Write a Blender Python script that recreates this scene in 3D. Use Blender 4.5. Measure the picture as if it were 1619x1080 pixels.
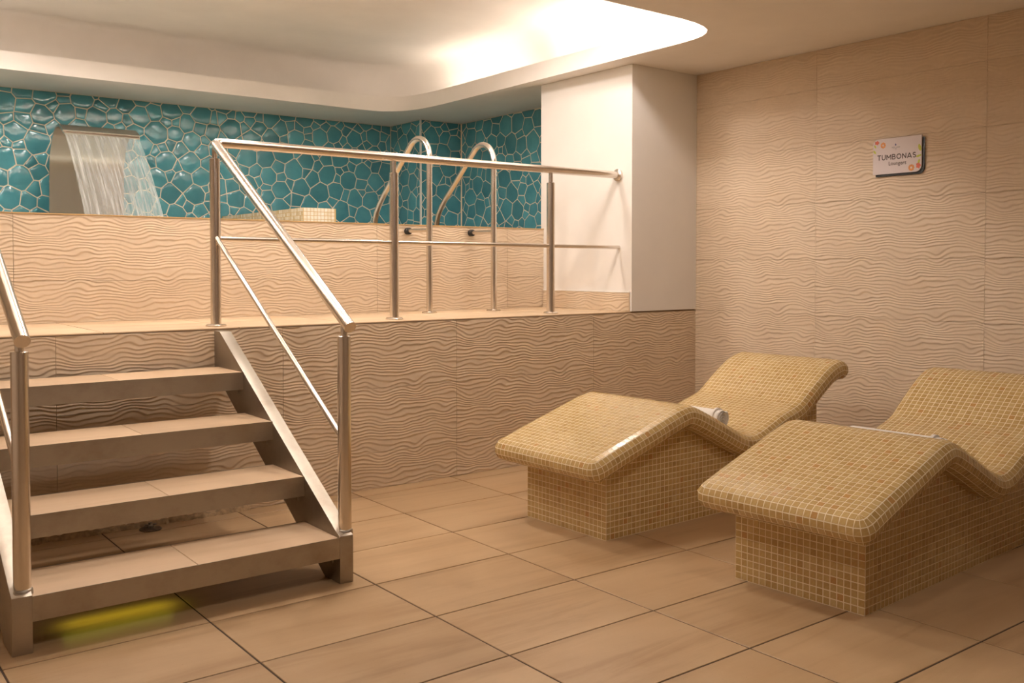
import bpy, bmesh, math, random
import numpy as np
from mathutils import Vector, Matrix
from mathutils.bvhtree import BVHTree

scene = bpy.context.scene
for o in list(bpy.data.objects):
    bpy.data.objects.remove(o)
COL = scene.collection
rng = random.Random(7)

# ------------------------------------------------------------------ camera
CAM = np.array([-4.8435, -4.2966, 1.1338])
YAW, PITCH = 0.9150, -0.0268
FPX, PYX = 1514.36, 463.0
c_f = np.array([math.cos(YAW)*math.cos(PITCH), math.sin(YAW)*math.cos(PITCH), math.sin(PITCH)])
c_r = np.array([math.sin(YAW), -math.cos(YAW), 0.0])
c_u = np.cross(c_r, c_f)
cd = bpy.data.cameras.new('camera')
cam = bpy.data.objects.new('camera', cd)
COL.objects.link(cam)
cd.sensor_fit = 'HORIZONTAL'
cd.sensor_width = 36.0
cd.lens = FPX*36.0/1619.0
cd.shift_y = (PYX-540.0)/1619.0
cd.clip_start = 0.05
cam.matrix_world = Matrix(((c_r[0], c_u[0], -c_f[0], CAM[0]), (c_r[1], c_u[1], -c_f[1], CAM[1]),
                           (c_r[2], c_u[2], -c_f[2], CAM[2]), (0, 0, 0, 1)))
scene.camera = cam

# ------------------------------------------------------------------ world, exposure
w = bpy.data.worlds.new('world')
scene.world = w
w.use_nodes = True
w.node_tree.nodes['Background'].inputs[0].default_value = (1.0, 0.86, 0.7, 1)
w.node_tree.nodes['Background'].inputs[1].default_value = 0.02
scene.view_settings.view_transform = 'Standard'
scene.view_settings.look = 'None'
scene.view_settings.gamma = 1.0
scene.view_settings.use_curve_mapping = False
scene.view_settings.exposure = 0.08

# light levels of the lamps built further down
TUBE_STRONG, TUBE_WEAK, TUBE_NEAR = 24.0, 12.0, 62.0
DOWN_POOL, DOWN_EDGE, FILL_LOW = 37.0, 49.0, 46.0
WARM = (1.0, 0.90, 0.845)

# ------------------------------------------------------------------ dimensions (metres)
HP, HC, HT = 0.856, 2.396, 1.401       # platform, lower ceiling, pool parapet top
YP = 0.861                             # parapet front face
XC = -0.605                            # column side face
RIM, HR = 2.513, 2.79                  # rim top, raised ceiling
PW, PH = 1.002, 0.330                  # wave panel pitch
FX0, FDX, FY0, FDY = -3.7582, 0.5983, -2.0971, 0.3948
XL, YN, YB = -6.3, -6.0, 3.21          # left wall, near wall, pool back wall

# ------------------------------------------------------------------ materials
def nmat(name):
    m = bpy.data.materials.new(name)
    m.use_nodes = True
    nt = m.node_tree
    return m, nt, nt.nodes['Principled BSDF']
def N(nt, t, **kw):
    n = nt.nodes.new(t)
    for k, v in kw.items():
        setattr(n, k, v)
    return n
def ramp(nt, src, stops):
    r = N(nt, 'ShaderNodeValToRGB')
    e = r.color_ramp.elements
    e[0].position, e[0].color = stops[0][0], (*stops[0][1], 1)
    e[1].position, e[1].color = stops[-1][0], (*stops[-1][1], 1)
    for p, c in stops[1:-1]:
        x = e.new(p)
        x.color = (*c, 1)
    nt.links.new(src, r.inputs[0])
    return r.outputs[0]
def coords(nt, scale=(1, 1, 1), rnd=0.0, rot=(0, 0, 0)):
    tc = N(nt, 'ShaderNodeTexCoord')
    mp = N(nt, 'ShaderNodeMapping')
    mp.inputs['Scale'].default_value = scale
    mp.inputs['Rotation'].default_value = rot
    if rnd:
        oi = N(nt, 'ShaderNodeObjectInfo')
        mu = N(nt, 'ShaderNodeMath', operation='MULTIPLY')
        mu.inputs[1].default_value = rnd
        nt.links.new(oi.outputs['Random'], mu.inputs[0])
        ad = N(nt, 'ShaderNodeVectorMath', operation='ADD')
        nt.links.new(tc.outputs['Object'], ad.inputs[0])
        nt.links.new(mu.outputs[0], ad.inputs[1])
        nt.links.new(ad.outputs[0], mp.inputs[0])
    else:
        nt.links.new(tc.outputs['Object'], mp.inputs[0])
    return mp.outputs[0]
def noise(nt, vec, scale, detail=4, rough=0.55, dist=0.0):
    n = N(nt, 'ShaderNodeTexNoise')
    n.inputs['Scale'].default_value = scale
    n.inputs['Detail'].default_value = detail
    n.inputs['Roughness'].default_value = rough
    n.inputs['Distortion'].default_value = dist
    nt.links.new(vec, n.inputs['Vector'])
    return n.outputs['Fac']
def bump(nt, b, src, strength, dist=0.002):
    bm = N(nt, 'ShaderNodeBump')
    bm.inputs['Strength'].default_value = strength
    bm.inputs['Distance'].default_value = dist
    nt.links.new(src, bm.inputs['Height'])
    nt.links.new(bm.outputs[0], b.inputs['Normal'])
def mixc(nt, fac, a, b_, mode='MIX'):
    m = N(nt, 'ShaderNodeMix', data_type='RGBA', blend_type=mode)
    for s, v in ((m.inputs[0], fac), (m.inputs[6], a), (m.inputs[7], b_)):
        if hasattr(v, 'is_linked'):
            nt.links.new(v, s)
        elif isinstance(v, tuple):
            s.default_value = (*v, 1)
        else:
            s.default_value = v
    return m.outputs[2]
def plain(name, col, rough=0.6, metal=0.0, var=0.0, vs=8.0, bmp=0.0, bs=60.0):
    m, nt, b = nmat(name)
    b.inputs['Roughness'].default_value = rough
    b.inputs['Metallic'].default_value = metal
    v = coords(nt)
    if var:
        f = noise(nt, v, vs)
        lo = tuple(c*(1-var) for c in col)
        hi = tuple(min(1, c*(1+var)) for c in col)
        nt.links.new(ramp(nt, f, [(0.3, lo), (0.7, hi)]), b.inputs['Base Color'])
    else:
        b.inputs['Base Color'].default_value = (*col, 1)
    if bmp:
        bump(nt, b, noise(nt, v, bs), bmp)
    return m
def emit(name, col, strength):
    m, nt, b = nmat(name)
    b.inputs['Base Color'].default_value = (*col, 1)
    b.inputs['Emission Color'].default_value = (*col, 1)
    b.inputs['Emission Strength'].default_value = strength
    return m

M = {}
M['plaster'] = plain('ceiling plaster', (0.88, 0.83, 0.77), 0.75, var=0.04, vs=2.2, bmp=0.15, bs=14)
M['column'] = plain('column paint', (0.84, 0.80, 0.74), 0.7, var=0.02, vs=4, bmp=0.12, bs=120)
M['room'] = plain('room paint', (0.70, 0.60, 0.48), 0.8, var=0.03, vs=2)
M['grout_dark'] = plain('dark floor grout', (0.07, 0.045, 0.028), 0.9, var=0.2, vs=30)
M['grout_wall'] = plain('wall backing', (0.34, 0.23, 0.14), 0.9)
M['mortar'] = plain('rough mortar', (0.36, 0.25, 0.14), 0.95, var=0.4, vs=40, bmp=0.6, bs=90)
M['rubber'] = plain('black rubber', (0.02, 0.018, 0.016), 0.55)
M['black'] = plain('black acrylic', (0.012, 0.012, 0.012), 0.25)
M['white_trim'] = plain('white trim', (0.85, 0.82, 0.76), 0.4)
M['gold_trim'] = plain('tile edge trim', (0.55, 0.36, 0.16), 0.4)
M['sign_face'] = plain('sign face', (0.72, 0.64, 0.63), 0.45)
M['sign_text'] = plain('sign lettering', (0.085, 0.06, 0.05), 0.5)
M['sign_grey'] = plain('sign grey print', (0.27, 0.25, 0.26), 0.5)
M['sign_blue'] = plain('sign blue print', (0.05, 0.06, 0.20), 0.5)
M['sign_orange'] = plain('sign orange print', (0.78, 0.33, 0.10), 0.5, var=0.25, vs=160)
M['sign_red'] = plain('sign red print', (0.70, 0.14, 0.07), 0.5, var=0.25, vs=160)
M['sign_lime'] = plain('sign lime print', (0.52, 0.56, 0.06), 0.5, var=0.15, vs=160)
M['drain'] = plain('tarnished chrome', (0.22, 0.19, 0.16), 0.3, 0.9, var=0.4, vs=60)

def steel(name, col, rough, axis_scale, dirt=0.0):
    m, nt, b = nmat(name)
    b.inputs['Metallic'].default_value = 1.0
    v = coords(nt, axis_scale)
    f = noise(nt, v, 40, 3)
    c = ramp(nt, f, [(0.25, tuple(x*0.95 for x in col)), (0.75, col)])
    if dirt:
        d = noise(nt, coords(nt), 5, 6, 0.65)
        c = mixc(nt, ramp(nt, d, [(0.45, (0, 0, 0)), (0.8, (dirt,)*3)]), c, (0.20, 0.13, 0.08))
    nt.links.new(c, b.inputs['Base Color'])
    rr = N(nt, 'ShaderNodeMapRange')
    rr.inputs['To Min'].default_value = rough*0.95
    rr.inputs['To Max'].default_value = rough*1.08
    nt.links.new(f, rr.inputs['Value'])
    nt.links.new(rr.outputs[0], b.inputs['Roughness'])
    return m
M['steel'] = steel('brushed stainless tube', (0.76, 0.70, 0.63), 0.235, (1, 1, 1))
M['steel_stair'] = steel('brushed stainless plate', (0.44, 0.40, 0.335), 0.42, (1, 6, 6), 0.55)
M['steel_blade'] = steel('polished stainless sheet', (0.70, 0.64, 0.58), 0.20, (1, 8, 8))

# wave relief panels: cream ceramic
def wave_mat(name, a, b2):
    m, nt, b = nmat(name)
    b.inputs['Roughness'].default_value = 0.5
    b.inputs['Specular IOR Level'].default_value = 0.35
    f = noise(nt, coords(nt, (1, 1, 1), 23.0), 1.6, 3)
    c = ramp(nt, f, [(0.3, a), (0.7, b2)])
    g = noise(nt, coords(nt, (1, 1, 1), 11.0), 55, 3)
    c = mixc(nt, 0.12, c, ramp(nt, g, [(0.3, tuple(x*0.7 for x in a)), (0.7, b2)]))
    nt.links.new(c, b.inputs['Base Color'])
    return m
M['wave'] = wave_mat('cream wave ceramic', (0.655, 0.515, 0.360), (0.695, 0.560, 0.405))

# stone floor tiles with long soft veins
def stone(name, a, b2, vein, rough=0.33, along='X'):
    m, nt, b = nmat(name)
    sc = (0.55, 5.0, 1) if along == 'X' else (5.0, 0.55, 1)
    v1 = coords(nt, sc, 37.0, (0, 0, 0.12))
    f = noise(nt, v1, 1.7, 5, 0.6, 0.6)
    c = ramp(nt, f, [(0.30, vein), (0.47, a), (0.68, b2)])
    v2 = coords(nt, (1, 1, 1), 19.0)
    g = noise(nt, v2, 2.2, 6, 0.7)
    c = mixc(nt, 0.34, c, ramp(nt, g, [(0.3, vein), (0.72, b2)]))
    sp = noise(nt, v2, 130, 2)
    c = mixc(nt, ramp(nt, sp, [(0.70, (0, 0, 0)), (0.80, (0.35,)*3)]), c, tuple(x*0.5 for x in vein))
    oi = N(nt, 'ShaderNodeObjectInfo')
    mr = N(nt, 'ShaderNodeMapRange')
    mr.inputs['To Min'].default_value = 0.92
    mr.inputs['To Max'].default_value = 1.06
    nt.links.new(oi.outputs['Random'], mr.inputs['Value'])
    c = mixc(nt, 1.0, c, mr.outputs[0], 'MULTIPLY')
    nt.links.new(c, b.inputs['Base Color'])
    b.inputs['Roughness'].default_value = rough
    rr = N(nt, 'ShaderNodeMapRange')
    rr.inputs['To Min'].default_value = rough*0.8
    rr.inputs['To Max'].default_value = rough*1.35
    nt.links.new(g, rr.inputs['Value'])
    nt.links.new(rr.outputs[0], b.inputs['Roughness'])
    bump(nt, b, sp, 0.05, 0.0006)
    return m
M['floor'] = stone('sand stone floor tile', (0.50, 0.335, 0.180), (0.56, 0.39, 0.220), (0.345, 0.21, 0.10))
M['tread'] = stone('sand stone tread tile', (0.60, 0.43, 0.27), (0.65, 0.47, 0.30), (0.53, 0.37, 0.22), 0.45)
M['deck'] = stone('platform stone tile', (0.64, 0.47, 0.30), (0.70, 0.53, 0.35), (0.56, 0.40, 0.24), 0.5)

# teal glazed pebble tiles
m, nt, b = nmat('teal glazed tile')
oi = N(nt, 'ShaderNodeObjectInfo')
at = N(nt, 'ShaderNodeAttribute', attribute_name='tint')
f = noise(nt, coords(nt, (1, 1, 1), 31.0), 7, 4)
c = ramp(nt, f, [(0.3, (0.065, 0.270, 0.320)), (0.7, (0.105, 0.355, 0.410))])
mr = N(nt, 'ShaderNodeMapRange')
mr.inputs['To Min'].default_value = 0.82
mr.inputs['To Max'].default_value = 1.15
nt.links.new(oi.outputs['Random'], mr.inputs['Value'])
c = mixc(nt, 1.0, c, mr.outputs[0], 'MULTIPLY')
nt.links.new(c, b.inputs['Base Color'])
b.inputs['Roughness'].default_value = 0.07
bump(nt, b, noise(nt, coords(nt, (1, 1, 1), 31.0), 9, 3), 0.35, 0.006)
M['teal'] = m
M['teal_grout'] = plain('cream tile grout', (0.80, 0.70, 0.54), 0.85)

# honey mosaic
def mosaic(name, stops, rough):
    m, nt, b = nmat(name)
    at = N(nt, 'ShaderNodeAttribute', attribute_name='tint')
    c = ramp(nt, at.outputs['Fac'], stops)
    f = noise(nt, coords(nt), 90, 3)
    c = mixc(nt, 0.25, c, ramp(nt, f, [(0.3, stops[0][1]), (0.7, stops[-2][1])]))
    nt.links.new(c, b.inputs['Base Color'])
    b.inputs['Roughness'].default_value = rough
    bump(nt, b, noise(nt, coords(nt), 160, 2), 0.10, 0.001)
    return m
M['mosaic'] = mosaic('honey mosaic', [(0.0, (0.44, 0.270, 0.080)), (0.35, (0.52, 0.340, 0.118)), (0.7, (0.59, 0.405, 0.160)),
                                     (0.96, (0.63, 0.46, 0.22)), (1.0, (0.52, 0.27, 0.08))], 0.17)
M['mosaic_grout'] = plain('mosaic grout', (0.90, 0.77, 0.54), 0.8)
M['mosaic_pale'] = mosaic('pale mosaic', [(0.0, (0.55, 0.40, 0.19)), (0.4, (0.76, 0.68, 0.50)), (0.7, (0.86, 0.82, 0.70)), (1.0, (0.88, 0.85, 0.76))], 0.25)
M['pale_grout'] = plain('ochre grout', (0.55, 0.38, 0.16), 0.8)
M['towel'] = plain('white terry', (0.82, 0.77, 0.70), 0.95, var=0.05, vs=120, bmp=0.8, bs=420)

# water
m, nt, b = nmat('pool water')
b.inputs['Base Color'].default_value = (0.56, 0.54, 0.46, 1)
b.inputs['Roughness'].default_value = 0.06
bump(nt, b, noise(nt, coords(nt), 9, 3), 0.5, 0.02)
M['pool'] = m
m, nt, b = nmat('falling water')
v = coords(nt, (26.0, 1.0, 1.0))
f = noise(nt, v, 2.2, 6, 0.72, 0.3)
streak = ramp(nt, f, [(0.34, (0.16,)*3), (0.56, (0.36,)*3), (0.76, (0.85,)*3)])
tr = N(nt, 'ShaderNodeBsdfTransparent')
tr.inputs[0].default_value = (0.90, 0.97, 0.95, 1)
b.inputs['Base Color'].default_value = (0.80, 0.82, 0.78, 1)
b.inputs['Roughness'].default_value = 0.15
bump(nt, b, f, 0.5, 0.01)
mx = N(nt, 'ShaderNodeMixShader')
nt.links.new(streak, mx.inputs[0])
nt.links.new(tr.outputs[0], mx.inputs[1])
nt.links.new(b.outputs[0], mx.inputs[2])
nt.links.new(mx.outputs[0], nt.nodes['Material Output'].inputs[0])
M['waterfall'] = m

M['tube_strong'] = emit('cove tube bright', (1.0, 0.91, 0.84), TUBE_STRONG)
M['tube_weak'] = emit('cove tube', (1.0, 0.89, 0.80), TUBE_WEAK)
M['tube_near'] = emit('cove tube near', (1.0, 0.885, 0.81), TUBE_NEAR)
M['lamp_disc'] = emit('downlight lens', (1.0, 0.88, 0.70), 6.0)
M['lime'] = emit('lime led', (0.62, 0.66, 0.02), 0.15)

# ------------------------------------------------------------------ mesh helpers
class MB:
    def __init__(s):
        s.v, s.f = [], []
    def add(s, verts, faces):
        k = len(s.v)
        s.v += [tuple(p) for p in verts]
        s.f += [tuple(k+i for i in f) for f in faces]
        return s
    def box(s, x0, x1, y0, y1, z0, z1):
        return s.add([(x0, y0, z0), (x1, y0, z0), (x1, y1, z0), (x0, y1, z0), (x0, y0, z1), (x1, y0, z1), (x1, y1, z1), (x0, y1, z1)],
                     [(0, 3, 2, 1), (4, 5, 6, 7), (0, 1, 5, 4), (1, 2, 6, 5), (2, 3, 7, 6), (3, 0, 4, 7)])
    def prism(s, poly, a0, a1, axis):
        # poly: list of 2d points; extruded along axis ('x': poly is (y,z); 'y': (x,z); 'z': (x,y))
        def P(p, a):
            return (a, p[0], p[1]) if axis == 'x' else ((p[0], a, p[1]) if axis == 'y' else (p[0], p[1], a))
        n = len(poly)
        return s.add([P(p, a0) for p in poly]+[P(p, a1) for p in poly],
                     [tuple(range(n-1, -1, -1)), tuple(range(n, 2*n))]+[(i, (i+1) % n, n+(i+1) % n, n+i) for i in range(n)])
    def tube(s, pts, r, seg=20, cap=True):
        pts = [np.array(p, float) for p in pts]
        n = len(pts)
        tang = []
        for i in range(n):
            a = pts[min(i+1, n-1)]-pts[i]
            b_ = pts[i]-pts[max(i-1, 0)]
            la, lb = np.linalg.norm(a), np.linalg.norm(b_)
            t = (a/la if la > 0 else 0)+(b_/lb if lb > 0 else 0)
            tang.append(t/np.linalg.norm(t))
        ref = np.array([0, 0, 1.0]) if abs(tang[0][2]) < 0.9 else np.array([1.0, 0, 0])
        u = np.cross(ref, tang[0])
        u /= np.linalg.norm(u)
        V = []
        for i in range(n):
            u = u-tang[i]*(u@tang[i])
            u /= np.linalg.norm(u)
            w_ = np.cross(tang[i], u)
            k = 1.0
            if 0 < i < n-1:
                d = (pts[i]-pts[i-1])
                d /= np.linalg.norm(d)
                k = 1.0/max(0.5, abs(d@tang[i]))
            for j in range(seg):
                a = 2*math.pi*j/seg
                V.append(pts[i]+r*(math.cos(a)*u+math.sin(a)*w_))
        F = []
        for i in range(n-1):
            for j in range(seg):
                F.append((i*seg+j, i*seg+(j+1) % seg, (i+1)*seg+(j+1) % seg, (i+1)*seg+j))
        if cap:
            F.append(tuple(range(seg-1, -1, -1)))
            F.append(tuple(range((n-1)*seg, n*seg)))
        return s.add(V, F)
    def lathe(s, prof, c, seg=28, axis='z'):
        V, F = [], []
        n = len(prof)
        for r, h in prof:
            for j in range(seg):
                a = 2*math.pi*j/seg
                x, y = r*math.cos(a), r*math.sin(a)
                V.append((c[0]+x, c[1]+y, c[2]+h) if axis == 'z' else ((c[0]+h, c[1]+x, c[2]+y) if axis == 'x' else (c[0]+y, c[1]+h, c[2]+x)))
        for i in range(n-1):
            for j in range(seg):
                F.append((i*seg+j, i*seg+(j+1) % seg, (i+1)*seg+(j+1) % seg, (i+1)*seg+j))
        F.append(tuple(range(seg-1, -1, -1)))
        F.append(tuple(range((n-1)*seg, n*seg)))
        return s.add(V, F)
    def mesh(s, name, smooth=None):
        me = bpy.data.meshes.new(name)
        me.from_pydata(s.v, [], s.f)
        if smooth is not None:
            me.shade_smooth()
            if smooth < 179:
                me.set_sharp_from_angle(angle=math.radians(smooth))
        return me

def link(name, me, mat=None, parent=None, inv=None):
    if mat is not None and len(me.materials) == 0:
        me.materials.append(mat)
    o = bpy.data.objects.new(name, me)
    COL.objects.link(o)
    if parent is not None:
        o.parent = parent
        if inv is not None:
            o.matrix_parent_inverse = inv
    return o
ROOTINV = {}
def build(mb, name, mat, parent=None, smooth=None, bevel=0.0):
    me = mb.mesh(name, smooth)
    if bevel:
        bm = bmesh.new()
        bm.from_mesh(me)
        bmesh.ops.bevel(bm, geom=[e for e in bm.edges if len(e.link_faces) == 2 and e.calc_face_angle(0) > 0.5], offset=bevel,
                        segments=2, profile=0.6, affect='EDGES')
        bm.to_mesh(me)
        bm.free()
        if smooth is not None:
            me.shade_smooth()
            me.set_sharp_from_angle(angle=math.radians(smooth))
    r = parent
    inv = None
    if r is not None:
        q = r
        inv = ROOTINV.get(r.name)
        if inv is None and r.parent is not None:
            inv = Matrix.Identity(4)
    return link(name, me, mat, parent, inv)
def tag(o, label=None, cat=None, group=None, kind=None):
    if label:
        o['label'] = label
    if cat:
        o['category'] = cat
    if group:
        o['group'] = group
    if kind:
        o['kind'] = kind
    return o
def root(name, loc, label, cat, group=None):
    # Empty at the base of a thing; its parts are modelled in world coordinates
    o = bpy.data.objects.new(name, None)
    o.empty_display_size = 0.1
    COL.objects.link(o)
    o.location = loc
    ROOTINV[o.name] = Matrix.Translation(loc).inverted()
    return tag(o, label, cat, group)
def struct(mb, name, mat, smooth=None, bevel=0.0):
    return tag(build(mb, name, mat, None, smooth, bevel), kind='structure')
def project(P):
    d = np.asarray(P, float)-CAM
    z = d@c_f
    return 809.5+FPX*(d@c_r)/z, PYX-FPX*(d@c_u)/z, z

# ------------------------------------------------------------------ wave panels
random.seed(3)
_wv = []
for k in range(26):
    kx = rng.choice([1, 1, 2, 2, 3, 3, 4, 5, 6, 7, 8])
    kz = rng.choice([0, 1, 1, 2, 2, 3, 4])
    amp = 0.62/(0.7+kx*0.55+kz*0.50)
    _wv.append((kx, kz*rng.choice([-1, 1]), amp*rng.uniform(0.5, 1.0), rng.uniform(0, 6.28)))
def wave_height(x, z):
    # x, z in metres within one panel; periodic over the panel
    a, c_ = 2*math.pi*x/PW, 2*math.pi*z/PH
    ph = np.zeros_like(x)
    for kx, kz, amp, p0 in _wv:
        ph = ph+0.80*amp*np.sin(kx*a+kz*c_+p0)
    # sharp little peaks
    ph = ph+0.42*np.abs(np.sin(3.5*a*0+4*a/2+1.1+0.9*np.sin(c_+2*a)))-0.36*np.abs(np.sin(5*a/2+0.4+0.8*np.sin(2*c_-a)))
    t = 18.0*z/PH+1.0*ph
    saw = t-np.floor(t)
    # gentle rise, sharp crest, short steep fall
    h = np.where(saw < 0.30, (0.5-0.5*np.cos(np.pi*saw/0.30))**0.9, np.power(np.clip((1-saw)/0.70, 0, 1), 1.25))
    amp = 0.72+0.28*np.sin(2*a+c_+1.0)*np.cos(a-c_)
    return 0.0036*h*amp
_cache = {}
def wave_mesh(x0, x1, z0, z1, nx=150, nz=165):
    """panel lying in the XZ plane facing -Y; local origin at the panel's lower left; x0..x1, z0..z1 the cut piece"""
    key = (round(x0, 4), round(x1, 4), round(z0, 4), round(z1, 4))
    if key in _cache:
        return _cache[key]
    g = 0.0008
    nx = max(8, int(nx*(x1-x0)/PW))
    nz = max(8, int(nz*(z1-z0)/PH))
    X = np.linspace(x0+g, x1-g, nx)
    Z = np.linspace(z0+g, z1-g, nz)
    GX, GZ = np.meshgrid(X, Z)
    Hh = wave_height(GX, GZ)
    V = np.stack([GX, -(0.008+Hh), GZ], -1).reshape(-1, 3)
    idx = np.arange(nx*nz).reshape(nz, nx)
    F = np.stack([idx[:-1, :-1], idx[:-1, 1:], idx[1:, 1:], idx[1:, :-1]], -1).reshape(-1, 4)
    # skirt to the wall
    loop = list(idx[0, :])+list(idx[1:, -1])+list(idx[-1, -2::-1])+list(idx[-2:0:-1, 0])
    base = len(V)
    SK = V[loop].copy()
    SK[:, 1] = 0.0
    V = np.vstack([V, SK])
    n = len(loop)
    F2 = [(loop[i], base+i, base+(i+1) % n, loop[(i+1) % n]) for i in range(n)]
    me = bpy.data.meshes.new('wave_panel')
    me.from_pydata(V.tolist(), [], F.tolist()+F2)
    me.shade_smooth()
    me.set_sharp_from_angle(angle=math.radians(75))
    me.materials.append(M['wave'])
    _cache[key] = me
    return me
def panel_run(parent, y, xs, zs, zoff, xoff=None, rot=0.0, place=None):
    """xs, zs: cut positions; full panel grid is anchored at xoff/zoff"""
    for i in range(len(xs)-1):
        for j in range(len(zs)-1):
            a = (xs[i]-xoff) % PW
            if abs(a-PW) < 0.004 or a < 0.004:
                a = 0.0
            c_ = (zs[j]-zoff) % PH
            if abs(c_-PH) < 0.004 or c_ < 0.004:
                c_ = 0.0
            me = wave_mesh(a, a+xs[i+1]-xs[i], c_, c_+zs[j+1]-zs[j])
            o = link('wave_panel', me, None, parent)
            o.matrix_world = place(xs[i]-a, zs[j]-c_)

# ================================================================== STRUCTURE
# ---- floor
floor = struct(MB().box(XL, 0, YN, 0, -0.06, -0.0025), 'floor', M['grout_dark'])
G2 = 0.0030
def tile_mesh(w_, d_, h, bev=0.0012):
    mb = MB()
    x1, y1 = w_/2-G2, d_/2-G2
    mb.add([(-x1, -y1, -h), (x1, -y1, -h), (x1, y1, -h), (-x1, y1, -h), (-x1, -y1, -bev), (x1, -y1, -bev), (x1, y1, -bev), (-x1, y1, -bev),
            (-x1+bev, -y1+bev, 0), (x1-bev, -y1+bev, 0), (x1-bev, y1-bev, 0), (-x1+bev, y1-bev, 0)],
           [(0, 3, 2, 1), (0, 1, 5, 4), (1, 2, 6, 5), (2, 3, 7, 6), (3, 0, 4, 7), (4, 5, 9, 8), (5, 6, 10, 9), (6, 7, 11, 10), (7, 4, 8, 11), (8, 9, 10, 11)])
    return mb.mesh('floor_tile')
_tc = {}
def lay(parent, name, xs, ys, z, mat, h=0.006):
    for i in range(len(xs)-1):
        for j in range(len(ys)-1):
            w_, d_ = xs[i+1]-xs[i], ys[j+1]-ys[j]
            key = (round(w_, 4), round(d_, 4), mat.name)
            if key not in _tc:
                _tc[key] = tile_mesh(w_, d_, h)
            o = link(name, _tc[key], mat, parent)
            o.location = ((xs[i]+xs[i+1])/2, (ys[j]+ys[j+1])/2, z+rng.uniform(-0.0004, 0.0))
def cuts(lo, hi, o, d):
    k = math.ceil((lo-o)/d+1e-6)
    r = [lo]
    while o+k*d < hi-1e-4:
        if o+k*d-lo > 0.01:
            r.append(o+k*d)
        k += 1
    r.append(hi)
    return r
lay(floor, 'floor_tile', cuts(XL, 0, FX0, FDX), cuts(YN, 0, FY0, FDY), 0.0, M['floor'])

# ---- platform riser wall with wave panels
wf = struct(MB().box(XL, 0, 0.0, 0.10, 0, HP-0.012), 'wall_front', M['grout_wall'])
XS = -0.9217
xs = cuts(XL, 0, XS, PW)
panel_run(wf, 0, xs, [0.0, HP-0.01-2*PH, HP-0.01-PH, HP-0.01], HP-0.01, XS, place=lambda x, z: Matrix.Translation((x, 0.0, z)))
# rough mortar line left at the foot of the wall under the stairs
mb = MB()
r2 = random.Random(5)
prev = None
n = 70
V = []
for i in range(n+1):
    x = -4.35+1.25*i/n
    hgt = 0.016+0.018*r2.random()*(0.4+0.6*abs(math.sin(i*0.21)))
    d_ = 0.016+0.020*r2.random()
    V += [(x, -0.0, 0.0), (x, -d_-0.006, 0.0), (x, -d_, hgt*0.6), (x, -0.009, hgt)]
F = []
for i in range(n):
    for k in range(3):
        a = i*4+k
        F.append((a, a+4, a+5, a+1))
mb.add(V, F)
build(mb, 'mortar_bead', M['mortar'], wf, 60)

# ---- platform
pf = struct(MB().box(XL, 0, 0.0, YP, HP-0.012, HP-0.0025), 'floor_platform', M['grout_wall'])
lay(pf, 'platform_tile', cuts(XL, XC, FX0+0.02, FDX), [-0.010, 0.43, YP], HP, M['deck'])

# ---- pool parapet
wm = struct(MB().box(XL, 0.0, YP, YP+0.22, HP-0.01, HT-0.006), 'wall_middle', M['grout_wall'])
panel_run(wm, 0, cuts(XL, XC, XS, PW), [HP, HT-0.006-PH, HT-0.006], HT-0.006, XS, place=lambda x, z: Matrix.Translation((x, YP, z)))
build(MB().box(XL, XC, YP-0.0135, YP+0.23, HT-0.006, HT), 'edge_trim', M['gold_trim'], wm)

# ---- right wall
wr = struct(MB().box(0, 0.12, YN, 3.4, 0, 3.0), 'wall_right', M['grout_wall'])
ycuts = cuts(YN, 0, -0.9293, 0.9929)
zc = [0.0]+[2.1694-k*PH for k in range(6, -1, -1)]+[HC]
RZ = Matrix.Rotation(math.radians(-90), 4, 'Z')
# local +x runs towards -Y
def place_r(x, z):
    return Matrix.Translation((0, -x, z)) @ RZ
SC = PW/0.9929
xs_r = [-y for y in reversed(ycuts)]
for i in range(len(xs_r)-1):
    for j in range(len(zc)-1):
        wdt = xs_r[i+1]-xs_r[i]
        full = abs(wdt-0.9929) < 0.01
        a = 0.0 if full or i else PW-wdt
        c_ = (zc[j]-2.1694) % PH
        if abs(c_-PH) < 0.004 or c_ < 0.004:
            c_ = 0.0
        me = wave_mesh(a, a+(PW-0.0091 if full else wdt), c_, c_+zc[j+1]-zc[j])
        o = link('wave_panel', me, None, wr)
        o.matrix_world = place_r(xs_r[i]-a, zc[j]-c_)

# ---- column
col = struct(MB().box(XC, -0.0085, -0.0125, YP+0.02, HP, HC), 'wall_column', M['column'], bevel=0.003)
# low wave-panel skirting on its side
RZm = Matrix.Rotation(math.radians(-90), 4, 'Z')
me = wave_mesh(0.0, YP-0.013, 0.0, 0.118)
o = link('wave_panel', me, None, col)
o.matrix_world = Matrix.Translation((XC, YP-0.012, HP)) @ RZm
build(MB().box(XC-0.011, XC+0.001, 0.0, YP-0.012, HP+0.118, HP+0.124), 'skirting_joint', M['white_trim'], col)

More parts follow.
